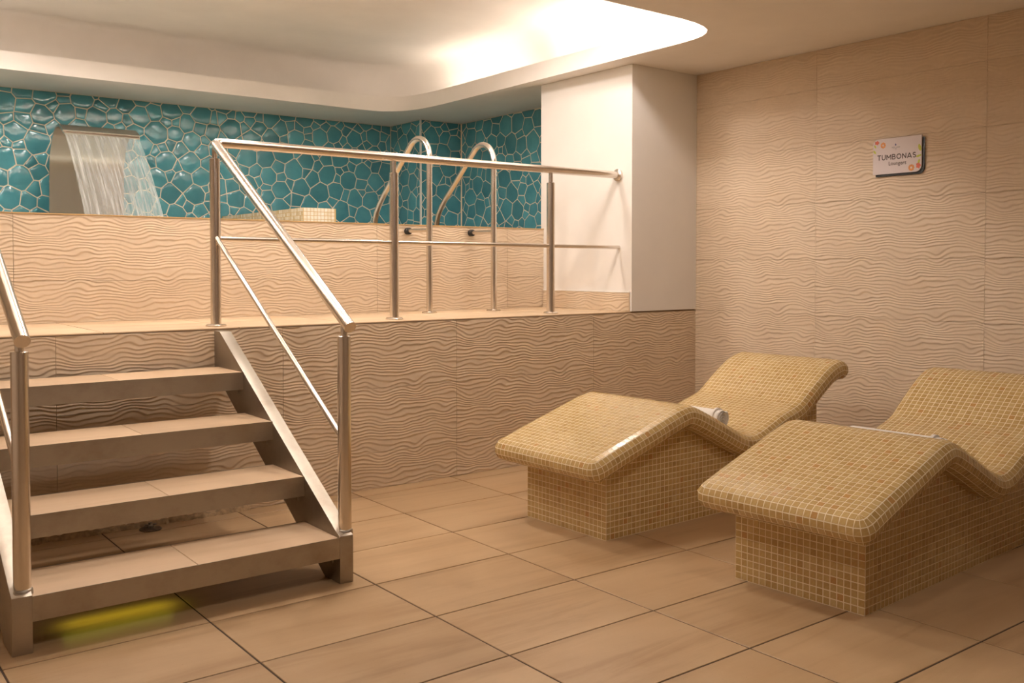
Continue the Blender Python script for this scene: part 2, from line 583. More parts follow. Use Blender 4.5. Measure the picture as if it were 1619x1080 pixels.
# ---- lower ceiling with the rounded opening
half = [(-0.992, 2.545), (-0.93, 2.525), (-0.8595, 2.48), (-0.80, 2.41), (-0.7655, 2.33), (-0.742, 2.223), (-0.7275, 2.10), (-0.7246, 1.95), (-0.7255, 1.654), (-0.7314, 1.3),
        (-0.742, 0.85), (-0.7507, 0.4157), (-0.7585, 0.055), (-0.767, -0.20), (-0.770, -0.43), (-0.774, -0.59), (-0.785, -0.68), (-0.806, -0.754), (-0.842, -0.815),
        (-0.893, -0.866), (-0.96, -0.90), (-1.05, -0.925), (-1.177, -0.938), (-1.38, -0.940)]
left = [(-1.9, -0.94), (-3.0, -0.94), (-4.0, -0.94), (-4.22, -0.91), (-4.36, -0.83), (-4.45, -0.70), (-4.48, -0.52), (-4.48, 0.6), (-4.48, 2.1), (-4.45, 2.28), (-4.36, 2.42), (-4.22, 2.51), (-4.0, 2.54),
        (-3.0, 2.54), (-2.0, 2.54), (-1.3, 2.55)]
OUT = half+left
def offset_loop(loop, d):
    n = len(loop)
    r = []
    for i in range(n):
        a, b_, c_ = (np.array(loop[(i+k) % n]) for k in (-1, 0, 1))
        t = c_-a
        t = t/np.linalg.norm(t)
        nn = np.array([-t[1], t[0]])        # loop runs clockwise seen from above: outward
        r.append(tuple(b_+nn*d))
    return r
outer_dir = 1.0
TROUGH = 0.25
L1o = offset_loop(OUT, 0.03)
if max(p[0] for p in L1o) < max(p[0] for p in OUT):
    outer_dir = -1.0
    L1o = offset_loop(OUT, -0.03)
L2o = offset_loop(OUT, TROUGH*outer_dir)
def annulus(bm, outer, inner, z):
    vo = [bm.verts.new((x, y, z)) for x, y in outer]
    vi = [bm.verts.new((x, y, z)) for x, y in inner]
    ed = []
    for L in (vo, vi):
        for i in range(len(L)):
            ed.append(bm.edges.new((L[i], L[(i+1) % len(L)])))
    bmesh.ops.triangle_fill(bm, use_beauty=True, edges=ed)
bm = bmesh.new()
annulus(bm, [(XL, YN), (0, YN), (0, 3.4), (XL, 3.4)], OUT, HC)
n = len(OUT)
def band(bm, A, B, za, zb):
    va = [bm.verts.new((x, y, za)) for x, y in A]
    vb = [bm.verts.new((x, y, zb)) for x, y in B]
    for i in range(len(A)):
        j = (i+1) % len(A)
        bm.faces.new((va[i], va[j], vb[j], vb[i]))
band(bm, OUT, OUT, HC, RIM)
band(bm, OUT, L1o, RIM, RIM)
band(bm, L1o, L1o, RIM, HC+0.03)
band(bm, L1o, L2o, HC+0.03, HC+0.03)
bmesh.ops.remove_doubles(bm, verts=bm.verts, dist=1e-5)
bmesh.ops.recalc_face_normals(bm, faces=bm.faces)
me = bpy.data.meshes.new('ceiling')
bm.to_mesh(me)
bm.free()
me.shade_smooth()
me.set_sharp_from_angle(angle=math.radians(35))
tag(link('ceiling', me, M['plaster']), kind='structure')
# raised ceiling with a coved edge
bm = bmesh.new()
prev, pz = L2o, HC+0.03
rows = [(0.0, HR-0.20)]+[(0.20*(1-math.cos(t)), HR-0.20+0.20*math.sin(t)) for t in np.linspace(0.15, math.pi/2, 10)]
for dd, zz in rows:
    cur = offset_loop(OUT, (TROUGH-dd)*outer_dir)
    band(bm, prev, cur, pz, zz)
    prev, pz = cur, zz
vs = [bm.verts.new((x, y, pz)) for x, y in prev]
ed = [bm.edges.new((vs[i], vs[(i+1) % len(vs)])) for i in range(len(vs))]
bmesh.ops.triangle_fill(bm, use_beauty=True, edges=ed)
bmesh.ops.remove_doubles(bm, verts=bm.verts, dist=1e-5)
bmesh.ops.recalc_face_normals(bm, faces=bm.faces)
me = bpy.data.meshes.new('ceiling_recess')
bm.to_mesh(me)
bm.free()
me.shade_smooth()
me.set_sharp_from_angle(angle=math.radians(50))
tag(link('ceiling_recess', me, M['plaster']), kind='structure')

# ---- rest of the room behind the camera
struct(MB().box(XL-0.1, XL, YN, 3.4, 0, 3.0), 'wall_left', M['room'])
struct(MB().box(XL-0.1, 0.1, YN-0.1, YN, 0, 3.0), 'wall_near', M['room'])

# ---- teal tiled pool walls
def clip(poly, a, b_, c_):
    # keep a*x+b*y<=c
    out = []
    n = len(poly)
    for i in range(n):
        p, q = poly[i], poly[(i+1) % n]
        dp, dq = a*p[0]+b_*p[1]-c_, a*q[0]+b_*q[1]-c_
        if dp <= 0:
            out.append(p)
        if (dp < 0 < dq) or (dq < 0 < dp):
            t = dp/(dp-dq)
            out.append((p[0]+t*(q[0]-p[0]), p[1]+t*(q[1]-p[1])))
    return out
def cells(w_, h_, seed):
    r = random.Random(seed)
    S = []
    def put(rad_lo, rad_hi, tries, k):
        for _ in range(tries):
            rad = r.uniform(rad_lo, rad_hi)
            x, y = r.uniform(-0.05, w_+0.05), r.uniform(-0.05, h_+0.05)
            if all((x-a)**2+(y-b_)**2 > (k*(rad+c_))**2 for a, b_, c_ in S):
                S.append((x, y, rad))
    A = int(w_*h_*900)+60
    put(0.064, 0.078, A, 0.98)
    put(0.045, 0.058, A*2, 0.94)
    put(0.026, 0.036, A*3, 0.92)
    P = np.array(S)
    res = []
    for i, (x, y, rad) in enumerate(S):
        poly = [(0, 0), (w_, 0), (w_, h_), (0, h_)]
        d2 = (P[:, 0]-x)**2+(P[:, 1]-y)**2
        for j in np.argsort(d2)[1:26]:
            x2, y2, r2_ = S[j]
            a, b_ = 2*(x2-x), 2*(y2-y)
            c_ = (x2*x2+y2*y2-r2_*r2_)-(x*x+y*y-rad*rad)
            poly = clip(poly, a, b_, c_)
            if len(poly) < 3:
                break
        if len(poly) >= 3:
            res.append(poly)
    return res
def inset(poly, d):
    n = len(poly)
    # merge near-duplicate corners
    pp = []
    for i in range(n):
        if math.dist(poly[i], poly[i-1]) > 0.004:
            pp.append(poly[i])
    if len(pp) < 3:
        return []
    res = [(p[0], p[1]) for p in pp]
    cx = sum(p[0] for p in pp)/len(pp)
    big = [(cx-9, -9), (cx+9, -9), (cx+9, 9), (cx-9, 9)]
    for i in range(len(pp)):
        a, b_ = pp[i], pp[(i+1) % len(pp)]
        L = math.dist(a, b_)
        nx, ny = (b_[1]-a[1])/L, -(b_[0]-a[0])/L
        big = clip(big, nx, ny, nx*a[0]+ny*a[1]-d)
        if len(big) < 3:
            return []
    return big
def teal_wall(parent, origin, ux, w_, h_, nrm, seed):
    """tiles in the plane origin + s*ux + t*z, proud along nrm"""
    ux, nrm, origin = (np.array(v, float) for v in (ux, nrm, origin))
    stuff = MB()
    for poly in cells(w_, h_, seed):
        p0 = inset(poly, 0.0037)
        p1 = inset(poly, 0.0062)
        p2 = inset(poly, 0.017)
        if not p0 or not p1:
            continue
        cx = sum(p[0] for p in p0)/len(p0)
        cy = sum(p[1] for p in p0)/len(p0)
        if math.dist(p0[0], (cx, cy)) < 0.006:
            continue
        c3 = origin+ux*cx+np.array([0, 0, cy])
        px, py, dz = project(c3)
        vis = -25 < px < 1645 and 100 < py < 385
        mb = MB()
        n = len(p0)
        def W(p, h):
            return tuple(origin+ux*p[0]+np.array([0, 0, p[1]])+nrm*h-(c3 if vis else 0))
        tilt = (rng.uniform(-0.02, 0.02), rng.uniform(-0.02, 0.02))
        rings = [(0.0, 0.0), (0.0, 0.0035)]
        V = []
        sc1 = 0.93
        for sc, h in ((1.0, -0.001), (1.0, 0.0012), (0.96, 0.0022), (0.82, 0.0034), (0.45, 0.0040)):
            for p in p0:
                q = (cx+(p[0]-cx)*sc, cy+(p[1]-cy)*sc)
                hh = h+(tilt[0]*(q[0]-cx)+tilt[1]*(q[1]-cy) if h > 0 else 0)
                V.append(W(q, hh))
        V.append(W((cx, cy), 0.0041))
        F = []
        flip = np.cross(ux, np.array([0, 0, 1.0]))@nrm < 0
        for k in range(4):
            for i in range(n):
                j = (i+1) % n
                F.append((k*n+i, k*n+j, (k+1)*n+j, (k+1)*n+i))
        for i in range(n):
            F.append((4*n+i, 4*n+(i+1) % n, 5*n))
        if flip:
            F = [tuple(reversed(f)) for f in F]
        if vis:
            mb.add(V, F)
            o = build(mb, 'pebble_tile', M['teal'], parent, 50)
            o.location = tuple(c3)
        else:
            stuff.add(V, F)
    if stuff.v:
        tag(build(stuff, 'more_pebble_tiles', M['teal'], parent, 50), kind='stuff')
ZT = 1.15
wb = struct(MB().box(XL, -0.445, YB, YB+0.15, 0.2, HC), 'wall_back', M['teal_grout'])
teal_wall(wb, (-4.9, YB, ZT), (1, 0, 0), 4.455, HC-ZT, (0, -1, 0), 11)
wj = struct(MB().box(-0.445, 0, 2.70, YB+0.15, 0.2, HC), 'wall_back_corner', M['teal_grout'])
teal_wall(wj, (-0.445, 2.70, ZT), (1, 0, 0), 0.415, HC-ZT, (0, -1, 0), 12)
teal_wall(wj, (-0.445, YB-0.012, ZT), (0, -1, 0), YB-0.012-2.70, HC-ZT, (-1, 0, 0), 13)
ws = struct(MB().box(-0.025, 0.0, YP+0.02, 2.70, 0.2, HC), 'wall_pool_side', M['teal_grout'])
teal_wall(ws, (-0.025, 2.688, ZT), (0, -1, 0), 2.688-YP-0.02, HC-ZT, (-1, 0, 0), 14)
struct(MB().box(-0.4565, -0.4435, 2.6885, 2.7015, 0.9, HC), 'trim_1', M['white_trim'])

# ---- pool water and mosaic partition
tag(build(MB().box(XL, -0.46, YP+0.235, YB-0.02, 1.20, 1.27), 'pool_water', M['pool']), 'still teal pool water behind the wave-panelled parapet', 'water', kind='stuff')

# ================================================================== LIGHTS, WITH ADDED FILL
def cove_tube(p0, p1, mat, label):
    r = root('cove_tube_lamp', ((p0[0]+p1[0])/2, (p0[1]+p1[1])/2, HC+0.03), label, 'lamp', 'lamps in the ceiling cove')
    build(MB().tube([p0, p1], 0.016, 12), 'tube', mat, r, 60)
    mb = MB()
    a, c_ = np.array(p0), np.array(p1)
    dx, dy = (0.02, 0.0) if abs(p1[0]-p0[0]) < abs(p1[1]-p0[1]) else (0.0, 0.02)
    mb.box(min(a[0], c_[0])-dx, max(a[0], c_[0])+dx, min(a[1], c_[1])-dy, max(a[1], c_[1])+dy, HC+0.031, HC+0.048)
    build(mb, 'batten', M['white_trim'], r)
ZL = HC+0.072
cove_tube((-0.57, -0.62, ZL), (-0.57, 0.78, ZL), M['tube_strong'], 'bright fluorescent tube hidden in the cove above the column')
cove_tube((-0.55, 1.10, ZL), (-0.55, 2.20, ZL), M['tube_weak'], 'fluorescent tube hidden in the cove above the pool ladder corner')
cove_tube((-4.62, -0.4, ZL), (-4.62, 2.0, ZL), M['tube_near'], 'fluorescent tube hidden in the cove on the left side')
cove_tube((-2.55, -1.08, ZL), (-1.15, -1.08, ZL), M['tube_near'], 'fluorescent tube hidden in the near side of the cove, towards the loungers')
cove_tube((-4.15, -1.08, ZL), (-2.75, -1.08, ZL), M['tube_near'], 'fluorescent tube hidden in the near side of the cove, above the stairs')

def downlight(x, y, z, power, label, size=0.10, angle=168):
    r = root('downlight', (x, y, z), label, 'lamp', 'ceiling downlights')
    build(MB().lathe([(0.042, -0.002), (0.060, -0.004), (0.062, -0.001), (0.062, 0.004)], (x, y, z), 24), 'bezel', M['white_trim'], r, 40)
    build(MB().lathe([(0.040, -0.003), (0.040, 0.002)], (x, y, z), 24), 'lens', M['lamp_disc'], r)
    ld = bpy.data.lights.new('downlight_beam', 'SPOT')
    ld.energy = power
    ld.color = WARM
    ld.spot_size = math.radians(angle)
    ld.spot_blend = 0.35
    ld.shadow_soft_size = size
    lo = bpy.data.objects.new('downlight_beam', ld)
    COL.objects.link(lo)
    lo.parent = r
    lo.matrix_parent_inverse = ROOTINV[r.name]
    lo.location = (x, y, z-0.015)
downlight(-1.55, 0.38, HR, DOWN_POOL, 'small round downlight in the raised ceiling above the platform, nearest the column')
downlight(-2.75, 0.42, HR, DOWN_POOL, 'small round downlight in the raised ceiling above the platform, in the middle')
downlight(-3.90, 0.45, HR, DOWN_POOL, 'small round downlight in the raised ceiling above the platform, nearest the waterfall')
downlight(-1.18, -0.45, HR, DOWN_EDGE, 'small round downlight at the near edge of the raised ceiling, towards the loungers')
downlight(-2.70, -0.62, HR, DOWN_EDGE, 'small round downlight at the near edge of the raised ceiling, in the middle')
downlight(-3.80, -0.62, HR, DOWN_EDGE, 'small round downlight at the near edge of the raised ceiling, above the stairs')
downlight(-3.95, 1.75, HR, DOWN_POOL, 'small round downlight in the raised ceiling over the pool, beside the waterfall')
downlight(-2.95, 1.25, HR, DOWN_POOL, 'small round downlight in the raised ceiling over the pool, behind the stair railing')
downlight(-4.3, -2.9, HC, FILL_LOW, 'small round fill lamp added out of view in the lower ceiling in front of the stairs')  # unseen fill, added to lift the tread fronts and near room
downlight(-2.6, -3.2, HC, FILL_LOW, 'small round fill lamp added out of view in the lower ceiling before the loungers')  # second added fill, brightens the lounger sides

# ================================================================== STAIRS
SX0, SX1, SXI0, SXI1 = -4.316, -3.2075, -4.260, -3.2605
st = root('metal_staircase', (-3.76, -0.6, 0.0), 'brushed steel staircase of four stone-topped treads up to the platform', 'staircase')
def topz(y):
    return 0.889+0.584*y
prof = [(-1.232, 0.0), (-1.128+0.02, 0.0), (-0.013, topz(-0.013)-0.222), (-0.013, HP-0.013), ((HP-0.013-0.889)/0.584, HP-0.013), (-1.20, topz(-1.20)-0.004), (-1.232, 0.171)]
for a, c_ in ((SX0, SXI0), (SXI1, SX1)):
    build(MB().prism(prof, a, c_, 'x'), 'stringer', M['steel_stair'], st, 30, 0.0025)
for k, (zt, yf) in enumerate(((0.1665, -1.2305), (0.338, -0.945), (0.511, -0.655), (0.684, -0.352))):
    yb = yf+0.288
    tr_ = build(MB().box(SXI0, SXI1, yf+0.003, yb-0.003, zt-0.072, zt-0.014), 'tread', M['steel_stair'], st)
    mb = MB()
    mb.box(SXI0, SXI1, yf, yf+0.003, zt-0.0745, zt+0.0006)
    mb.box(SXI0, SXI1, yb-0.003, yb, zt-0.0745, zt+0.0006)
    build(mb, 'tread_edging', M['steel_stair'], tr_)
    xm = -3.768
    for xa, xb in ((SXI0+0.001, xm), (xm, SXI1-0.001)):
        w_, d_ = xb-xa, 0.282
        key = ('tread', round(w_, 4))
        if key not in _tc:
            g2, G2 = G2, 0.0008
            _tc[key] = tile_mesh(w_, d_, 0.016)
            G2 = g2
        o = link('tread_tile', _tc[key], M['tread'], tr_)
        # parents are in the root's frame
        o.location = ((xa+xb)/2, (yf+yb)/2, zt)
    # small weld bracket under each tread end
    for xa in (SXI0, SXI1-0.006):
        build(MB().box(xa, xa+0.006, yf+0.05, yb-0.03, zt-0.10, zt-0.072), 'bracket', M['steel_stair'], tr_)

# lime lamp under the lowest tread
lr = root('under_stair_lamp', (-4.0, -1.06, 0.0), 'small lime-green lamp hidden below the lowest stair tread', 'lamp')
build(MB().box(-4.10, -3.84, -1.075, -1.045, 0.060, 0.074), 'housing', M['white_trim'], lr)
build(MB().box(-4.09, -3.85, -1.072, -1.048, 0.057, 0.060), 'diffuser', M['lime'], lr)
build(MB().box(-4.00, -3.985, -1.066, -1.054, 0.074, 0.0945), 'stem', M['white_trim'], lr)
ld = bpy.data.lights.new('lime_glow', 'AREA')
ld.shape = 'RECTANGLE'
ld.size, ld.size_y = 0.34, 0.06
ld.energy = 0.10
ld.color = (0.80, 0.78, 0.05)
lo = bpy.data.objects.new('lime_glow', ld)
COL.objects.link(lo)
lo.parent = lr
lo.matrix_parent_inverse = ROOTINV[lr.name]
lo.location = (-3.97, -1.06, 0.056)
lo.rotation_euler = (math.radians(-6), 0, 0)
ld.spread = math.radians(150)

# floor drain at the foot of the wall
dr = root('floor_drain', (-3.575, -0.085, 0.0), 'round tarnished chrome floor fitting behind the stair treads', 'drain')
build(MB().lathe([(0.046, 0.0005), (0.046, 0.004), (0.040, 0.007), (0.0, 0.008)], (-3.575, -0.085, 0), 26), 'rim', M['drain'], dr, 40)
build(MB().lathe([(0.014, 0.007), (0.014, 0.018), (0.009, 0.022), (0.009, 0.030), (0.0, 0.031)], (-3.575, -0.085, 0), 16), 'knob', M['drain'], dr, 40)
build(MB().box(-3.600, -3.550, -0.089, -0.081, 0.018, 0.024), 'crossbar', M['drain'], dr)

# ================================================================== RAILINGS
RP, RR, RM, RPIN = 0.0245, 0.0225, 0.0115, 0.0125
RY, RZ_ = 0.105, 1.715
def fillet(a, c_, b_, r, n=6):
    a, c_, b_ = (np.array(p, float) for p in (a, c_, b_))
    d1, d2 = (a-c_)/np.linalg.norm(a-c_), (b_-c_)/np.linalg.norm(b_-c_)
    p1, p2 = c_+d1*r, c_+d2*r
    return [tuple((1-t)**2*p1+2*t*(1-t)*c_+t*t*p2) for t in np.linspace(0, 1, n)]
def post(parent, x, y, z0, z1, zrail, flange=True):
    p = build(MB().lathe([(RP, 0.0), (RP, z1-z0-0.002), (RP-0.002, z1-z0)], (x, y, z0), 28), 'post', M['steel'], parent, 40)
    build(MB().lathe([(RPIN, 0.0), (RPIN, zrail-z1)], (x, y, z1), 20), 'pin', M['steel'], p, 40)
    if flange:
        build(MB().lathe([(0.047, 0.0005), (0.047, 0.006), (0.040, 0.011), (RP+0.001, 0.012)], (x, y, z0), 30), 'flange', M['steel'], p, 40)
    else:
        build(MB().lathe([(RP+0.005, -0.012), (RP+0.004, 0.002), (RP, 0.006)], (x, y, z0), 24), 'weld', M['steel_stair'], p, 60)
XA, XE = -3.208, -3.219
end_r = (XE, -1.238, 0.918)
rr_ = root('stair_railing', (XA, RY, HP), 'brushed steel railing from the right side of the stairs along the platform to the column', 'railing')
A_ = (XA, RY, RZ_)
pts = [(XC-0.012, RY, RZ_)]+[(x, RY, RZ_) for x in (-1.2, -2.2)]+fillet((-2.2, RY, RZ_), A_, end_r, 0.035)+[end_r]
build(MB().tube(pts, RR, 26), 'handrail', M['steel'], rr_, 40)
build(MB().lathe([(0.036, 0.0), (0.038, -0.006), (0.038, -0.016), (0.031, -0.020), (RR, -0.022)], (XC, RY, RZ_), 28, 'x'), 'wall_flange', M['steel'], rr_, 40)
ZM = 1.267
build(MB().tube([(XC-0.0005, RY-0.005, ZM-0.008), (XA, RY, ZM)], RM, 16), 'middle_rail', M['steel'], rr_, 40)
build(MB().tube([(XA, RY-0.010, ZM+0.005), (XE, -1.185, ZM+0.005-0.598*1.28)], RM, 16), 'middle_rail', M['steel'], rr_, 40)
post(rr_, XA, RY, HP, 1.640, RZ_-0.015)
post(rr_, -2.244, RY, HP, 1.632, RZ_-0.015)
post(rr_, -1.165, RY, HP, 1.638, RZ_-0.015)
post(rr_, XE, -1.190, 0.180, 0.886, 0.938, False)

XLp = -4.279
lr_ = root('stair_railing', (XLp, RY, HP), 'brushed steel stair railing cut off by the left edge of the picture', 'railing')
end_l = (XLp, -1.238, 0.918)
A2 = (XLp, RY, RZ_)
pts = [(XL+0.3, RY, RZ_)]+fillet((XL+0.3, RY, RZ_), A2, end_l, 0.035)+[end_l]
build(MB().tube(pts, RR, 26), 'handrail', M['steel'], lr_, 40)
build(MB().tube([(XL+0.3, RY, ZM), (XLp, RY, ZM)], RM, 16), 'middle_rail', M['steel'], lr_, 40)
build(MB().tube([(XLp, RY-0.010, ZM+0.005), (XLp, -1.185, ZM+0.005-0.598*1.28)], RM, 16), 'middle_rail', M['steel'], lr_, 40)
post(lr_, XLp, RY, HP, 1.640, RZ_-0.015)
post(lr_, -5.3, RY, HP, 1.640, RZ_-0.015)
post(lr_, XLp, -1.190, 0.180, 0.886, 0.938, False)

# ---- pool grab rails over the parapet
def grab(X, label):
    g = root('pool_grab_rail', (X, 0.59, HP), label, 'grab rail', 'arched grab rails of the pool ladder')
    path = [(0.59, HP), (0.59, 1.2), (0.59, 1.60), (0.590, 1.74)]
    # arch
    cy, cz, ra = 0.715, 1.775, 0.128
    for t in np.linspace(172, 48, 15):
        path.append((cy+ra*math.cos(math.radians(t)), cz+0.015+ra*math.sin(math.radians(t))))
    path += [(0.875, 1.822), (1.0, 1.712), (1.13, 1.602), (1.185, 1.548), (1.225, 1.495), (1.245, 1.44), (1.25, 1.38), (1.25, 1.0)]
    build(MB().tube([(X, a, c_) for a, c_ in path], 0.0185, 20), 'tube', M['steel'], g, 60)
    build(MB().lathe([(0.046, 0.0005), (0.046, 0.006), (0.038, 0.011), (0.019, 0.012)], (X, 0.59, HP), 28), 'flange', M['steel'], g, 40)
    br = build(MB().tube([(X, 0.59, 1.358), (X, YP-0.035, 1.358)], 0.0125, 14), 'brace', M['steel'], g, 60)
    build(MB().lathe([(0.016, -0.045), (0.0215, -0.042), (0.0215, -0.014), (0.018, -0.0135)], (X, YP, 1.358), 18, 'y'), 'rubber_pad', M['rubber'], br, 40)
grab(-1.7125, 'arched steel pool grab rail nearer the stairs, with a black-tipped brace')
grab(-1.2305, 'arched steel pool grab rail nearer the white column, with a black-tipped brace')

# ================================================================== WATERFALL
X0, X1 = -3.3146, -2.815
cs = root('waterfall_spout', (-3.06, 3.0, 1.2), 'curved stainless steel waterfall spout standing in the pool before the teal wall', 'spout')
ctrl = [(3.02, 1.10), (3.005, 1.45), (2.995, 1.70), (2.975, 1.89), (2.925, 1.985), (2.86, 2.048), (2.785, 2.085), (2.704, 2.090), (2.645, 2.070), (2.585, 2.040)]
def catmull(P, n):
    P = [np.array(p, float) for p in P]
    P = [2*P[0]-P[1]]+P+[2*P[-1]-P[-2]]
    r = []
    for i in range(1, len(P)-2):
        for t in np.linspace(0, 1, n, endpoint=False):
            a, b_, c_, d_ = P[i-1:i+3]
            r.append(0.5*((2*b_)+(c_-a)*t+(2*a-5*b_+4*c_-d_)*t*t+(3*b_-a-3*c_+d_)*t**3))
    r.append(P[-2])
    return r
cv = catmull(ctrl, 6)
def ribbon(curve, x0, x1, th):
    C = np.array(curve)
    T = np.gradient(C, axis=0)
    T /= np.linalg.norm(T, axis=1)[:, None]
    Nn = np.stack([-T[:, 1], T[:, 0]], 1)
    a, c_ = C+Nn*th/2, C-Nn*th/2
    V, F = [], []
    n = len(C)
    for x in (x0, x1):
        for L in (a, c_):
            V += [(x, p[0], p[1]) for p in L]
    def q(i, j, k, l):
        F.append((i, j, k, l))
    for i in range(n-1):
        q(i, i+1, 2*n+i+1, 2*n+i)
        q(n+i+1, n+i, 3*n+i, 3*n+i+1)
        q(i+1, i, n+i, n+i+1)
        q(2*n+i, 2*n+i+1, 3*n+i+1, 3*n+i)
    F.append((0, 2*n, 3*n, n))
    F.append((n-1, 2*n-1, 4*n-1, 3*n-1))
    return MB().add(V, F)
build(ribbon(cv, X0, X1, 0.016), 'blade', M['steel_blade'], cs, 40)
build(ribbon([(2.640, 2.058), (2.61, 2.043), (2.572, 2.022)], X0+0.004, X1-0.004, 0.010), 'lip', M['steel_blade'], cs, 40)
build(MB().box(X0-0.03, X1+0.03, 2.95, 3.10, 1.06, 1.10), 'foot', M['steel_blade'], cs)
# the water itself
wc = [(2.592+0.03, 2.030+0.012), (2.575, 2.020), (2.53, 1.985), (2.44, 1.90), (2.34, 1.79), (2.22, 1.65), (2.12, 1.53), (2.04, 1.41), (1.96, 1.285)]
cw = catmull(wc, 5)
nx = 60
V, F = [], []
r3 = random.Random(9)
ph = [(r3.uniform(20, 90), r3.uniform(0, 6), r3.uniform(0.3, 1.0)) for _ in range(7)]
for layer in (0, 1):
    for i, p in enumerate(cw):
        t = i/(len(cw)-1)
        for j in range(nx+1):
            s = j/nx
            x = X0+0.012+(X1-X0-0.024)*s+0.012*(s-0.5)*t
            off = sum(c_*math.sin(a*s+b_+t*2) for a, b_, c_ in ph)*0.0022*t
            V.append((x, p[0]+off-(0.004 if layer else 0)*(1-0.3*t), p[1]+off*0.3))
nr = len(cw)
def id_(l, i, j):
    return l*nr*(nx+1)+i*(nx+1)+j
for i in range(nr-1):
    for j in range(nx):
        F.append((id_(1, i, j), id_(1, i, j+1), id_(1, i+1, j+1), id_(1, i+1, j)))
for l_, edge in ((0, 0), (0, nx)):
    for i in range(nr-1):
        F.append((id_(0, i, edge), id_(0, i+1, edge), id_(1, i+1, edge), id_(1, i, edge)))
tag(build(MB().add(V, F), 'falling_water', M['waterfall'], None, 60), 'sheet of water falling from the curved steel spout into the pool', 'water', kind='stuff')

# ---- mosaic partition in the pool
bx0, bx1, by0, by1, bz1 = -2.058, -1.816, 1.60, 3.05, 1.530
mp_ = root('mosaic_pool_ledge', (-1.94, 2.3, 1.1), 'pale mosaic-tiled ledge rising from the pool behind the parapet', 'ledge')
build(MB().box(bx0, bx1, by0, by1, 1.0, bz1), 'body', M['pale_grout'], mp_)
def add_tile(mb, tints, P, nrm, k=0.84, h=0.0005, tint=0.5):
    P = [np.array(p, float) for p in P]
    c_ = sum(P)/4
    nr_ = [np.array(n_, float) for n_ in nrm]
    lo = [c_+(p-c_)*min(1.0, k+0.03)-n_*0.0004 for p, n_ in zip(P, nr_)]
    hi = [c_+(p-c_)*k+n_*(h+rng.uniform(-0.00015, 0.00015)) for p, n_ in zip(P, nr_)]
    mb.add(lo+hi, [(4, 5, 6, 7), (0, 1, 5, 4), (1, 2, 6, 5), (2, 3, 7, 6), (3, 0, 4, 7)])
    tints += [tint]*5
def set_tint(me, tints):
    at = me.attributes.new('tint', 'FLOAT', 'FACE')
    at.data.foreach_set('value', tints)
mb, ti = MB(), []
p = 0.0254
for i in range(int(0.242/p)):
    for j in range(9):
        x, z = bx0+i*p+0.003, bz1-(j+1)*p
        n_ = [(0, -1, 0)]*4
        add_tile(mb, ti, [(x, by0, z), (x+p, by0, z), (x+p, by0, z+p), (x, by0, z+p)], n_, tint=rng.random()*0.6+0.4)
for i in range(int(1.44/p)):
    for j in range(9):
        y, z = by0+i*p+0.002, bz1-(j+1)*p
        add_tile(mb, ti, [(bx0, y+p, z), (bx0, y, z), (bx0, y, z+p), (bx0, y+p, z+p)], [(-1, 0, 0)]*4, tint=rng.random()*0.6)
    for j in range(9):
        y, x = by0+i*p+0.002, bx0+j*p+0.004
        add_tile(mb, ti, [(x, y, bz1), (x+p, y, bz1), (x+p, y+p, bz1), (x, y+p, bz1)], [(0, 0, 1)]*4, tint=rng.random())
o = build(mb, 'mosaic_tiles', M['mosaic_pale'], mp_)
set_tint(o.data, ti)
tag(o, kind='stuff')

# ================================================================== LOUNGERS
TOP = [(-0.1125, 0.3605), (0.03, 0.4080), (0.175, 0.4540), (0.317, 0.5000), (0.393, 0.5220), (0.445, 0.5290), (0.50, 0.5160), (0.60, 0.4720), (0.70, 0.4240), (0.79, 0.3800),
       (0.85, 0.3570), (0.90, 0.3540), (0.95, 0.3650), (1.02, 0.3910), (1.114, 0.4270), (1.20, 0.4510), (1.26, 0.4740), (1.33, 0.5220), (1.40, 0.5690), (1.48, 0.6180),
       (1.54, 0.6440), (1.60, 0.6580), (1.635, 0.6540)]
PR, PT, HWD, BW, BL = 0.050, 0.0254, 0.2921, 0.254, 1.495
top = np.array(catmull(TOP, 24))
seg = np.linalg.norm(np.diff(top, axis=0), axis=1)
S = np.concatenate([[0], np.cumsum(seg)])
TL = S[-1]
NU = round(TL/PT)
def top_at(s):
    return np.array([np.interp(s, S, top[:, 0]), np.interp(s, S, top[:, 1])])
def frame(s):
    e = 0.004
    a, c_ = top_at(max(0, s-e)), top_at(min(TL, s+e))
    t = (c_-a)/np.linalg.norm(c_-a)
    n_ = np.array([-t[1], t[0]])
    return top_at(s)-PR*n_, t, n_
us = [TL*i/NU for i in range(NU+1)]
FR = [frame(s) for s in us]
def P3(m2, v):
    return np.array([m2[0], v, m2[1]])
def D3(d2):
    return np.array([d2[0], 0, d2[1]])
EY = np.array([0, 1.0, 0])
NR = 6
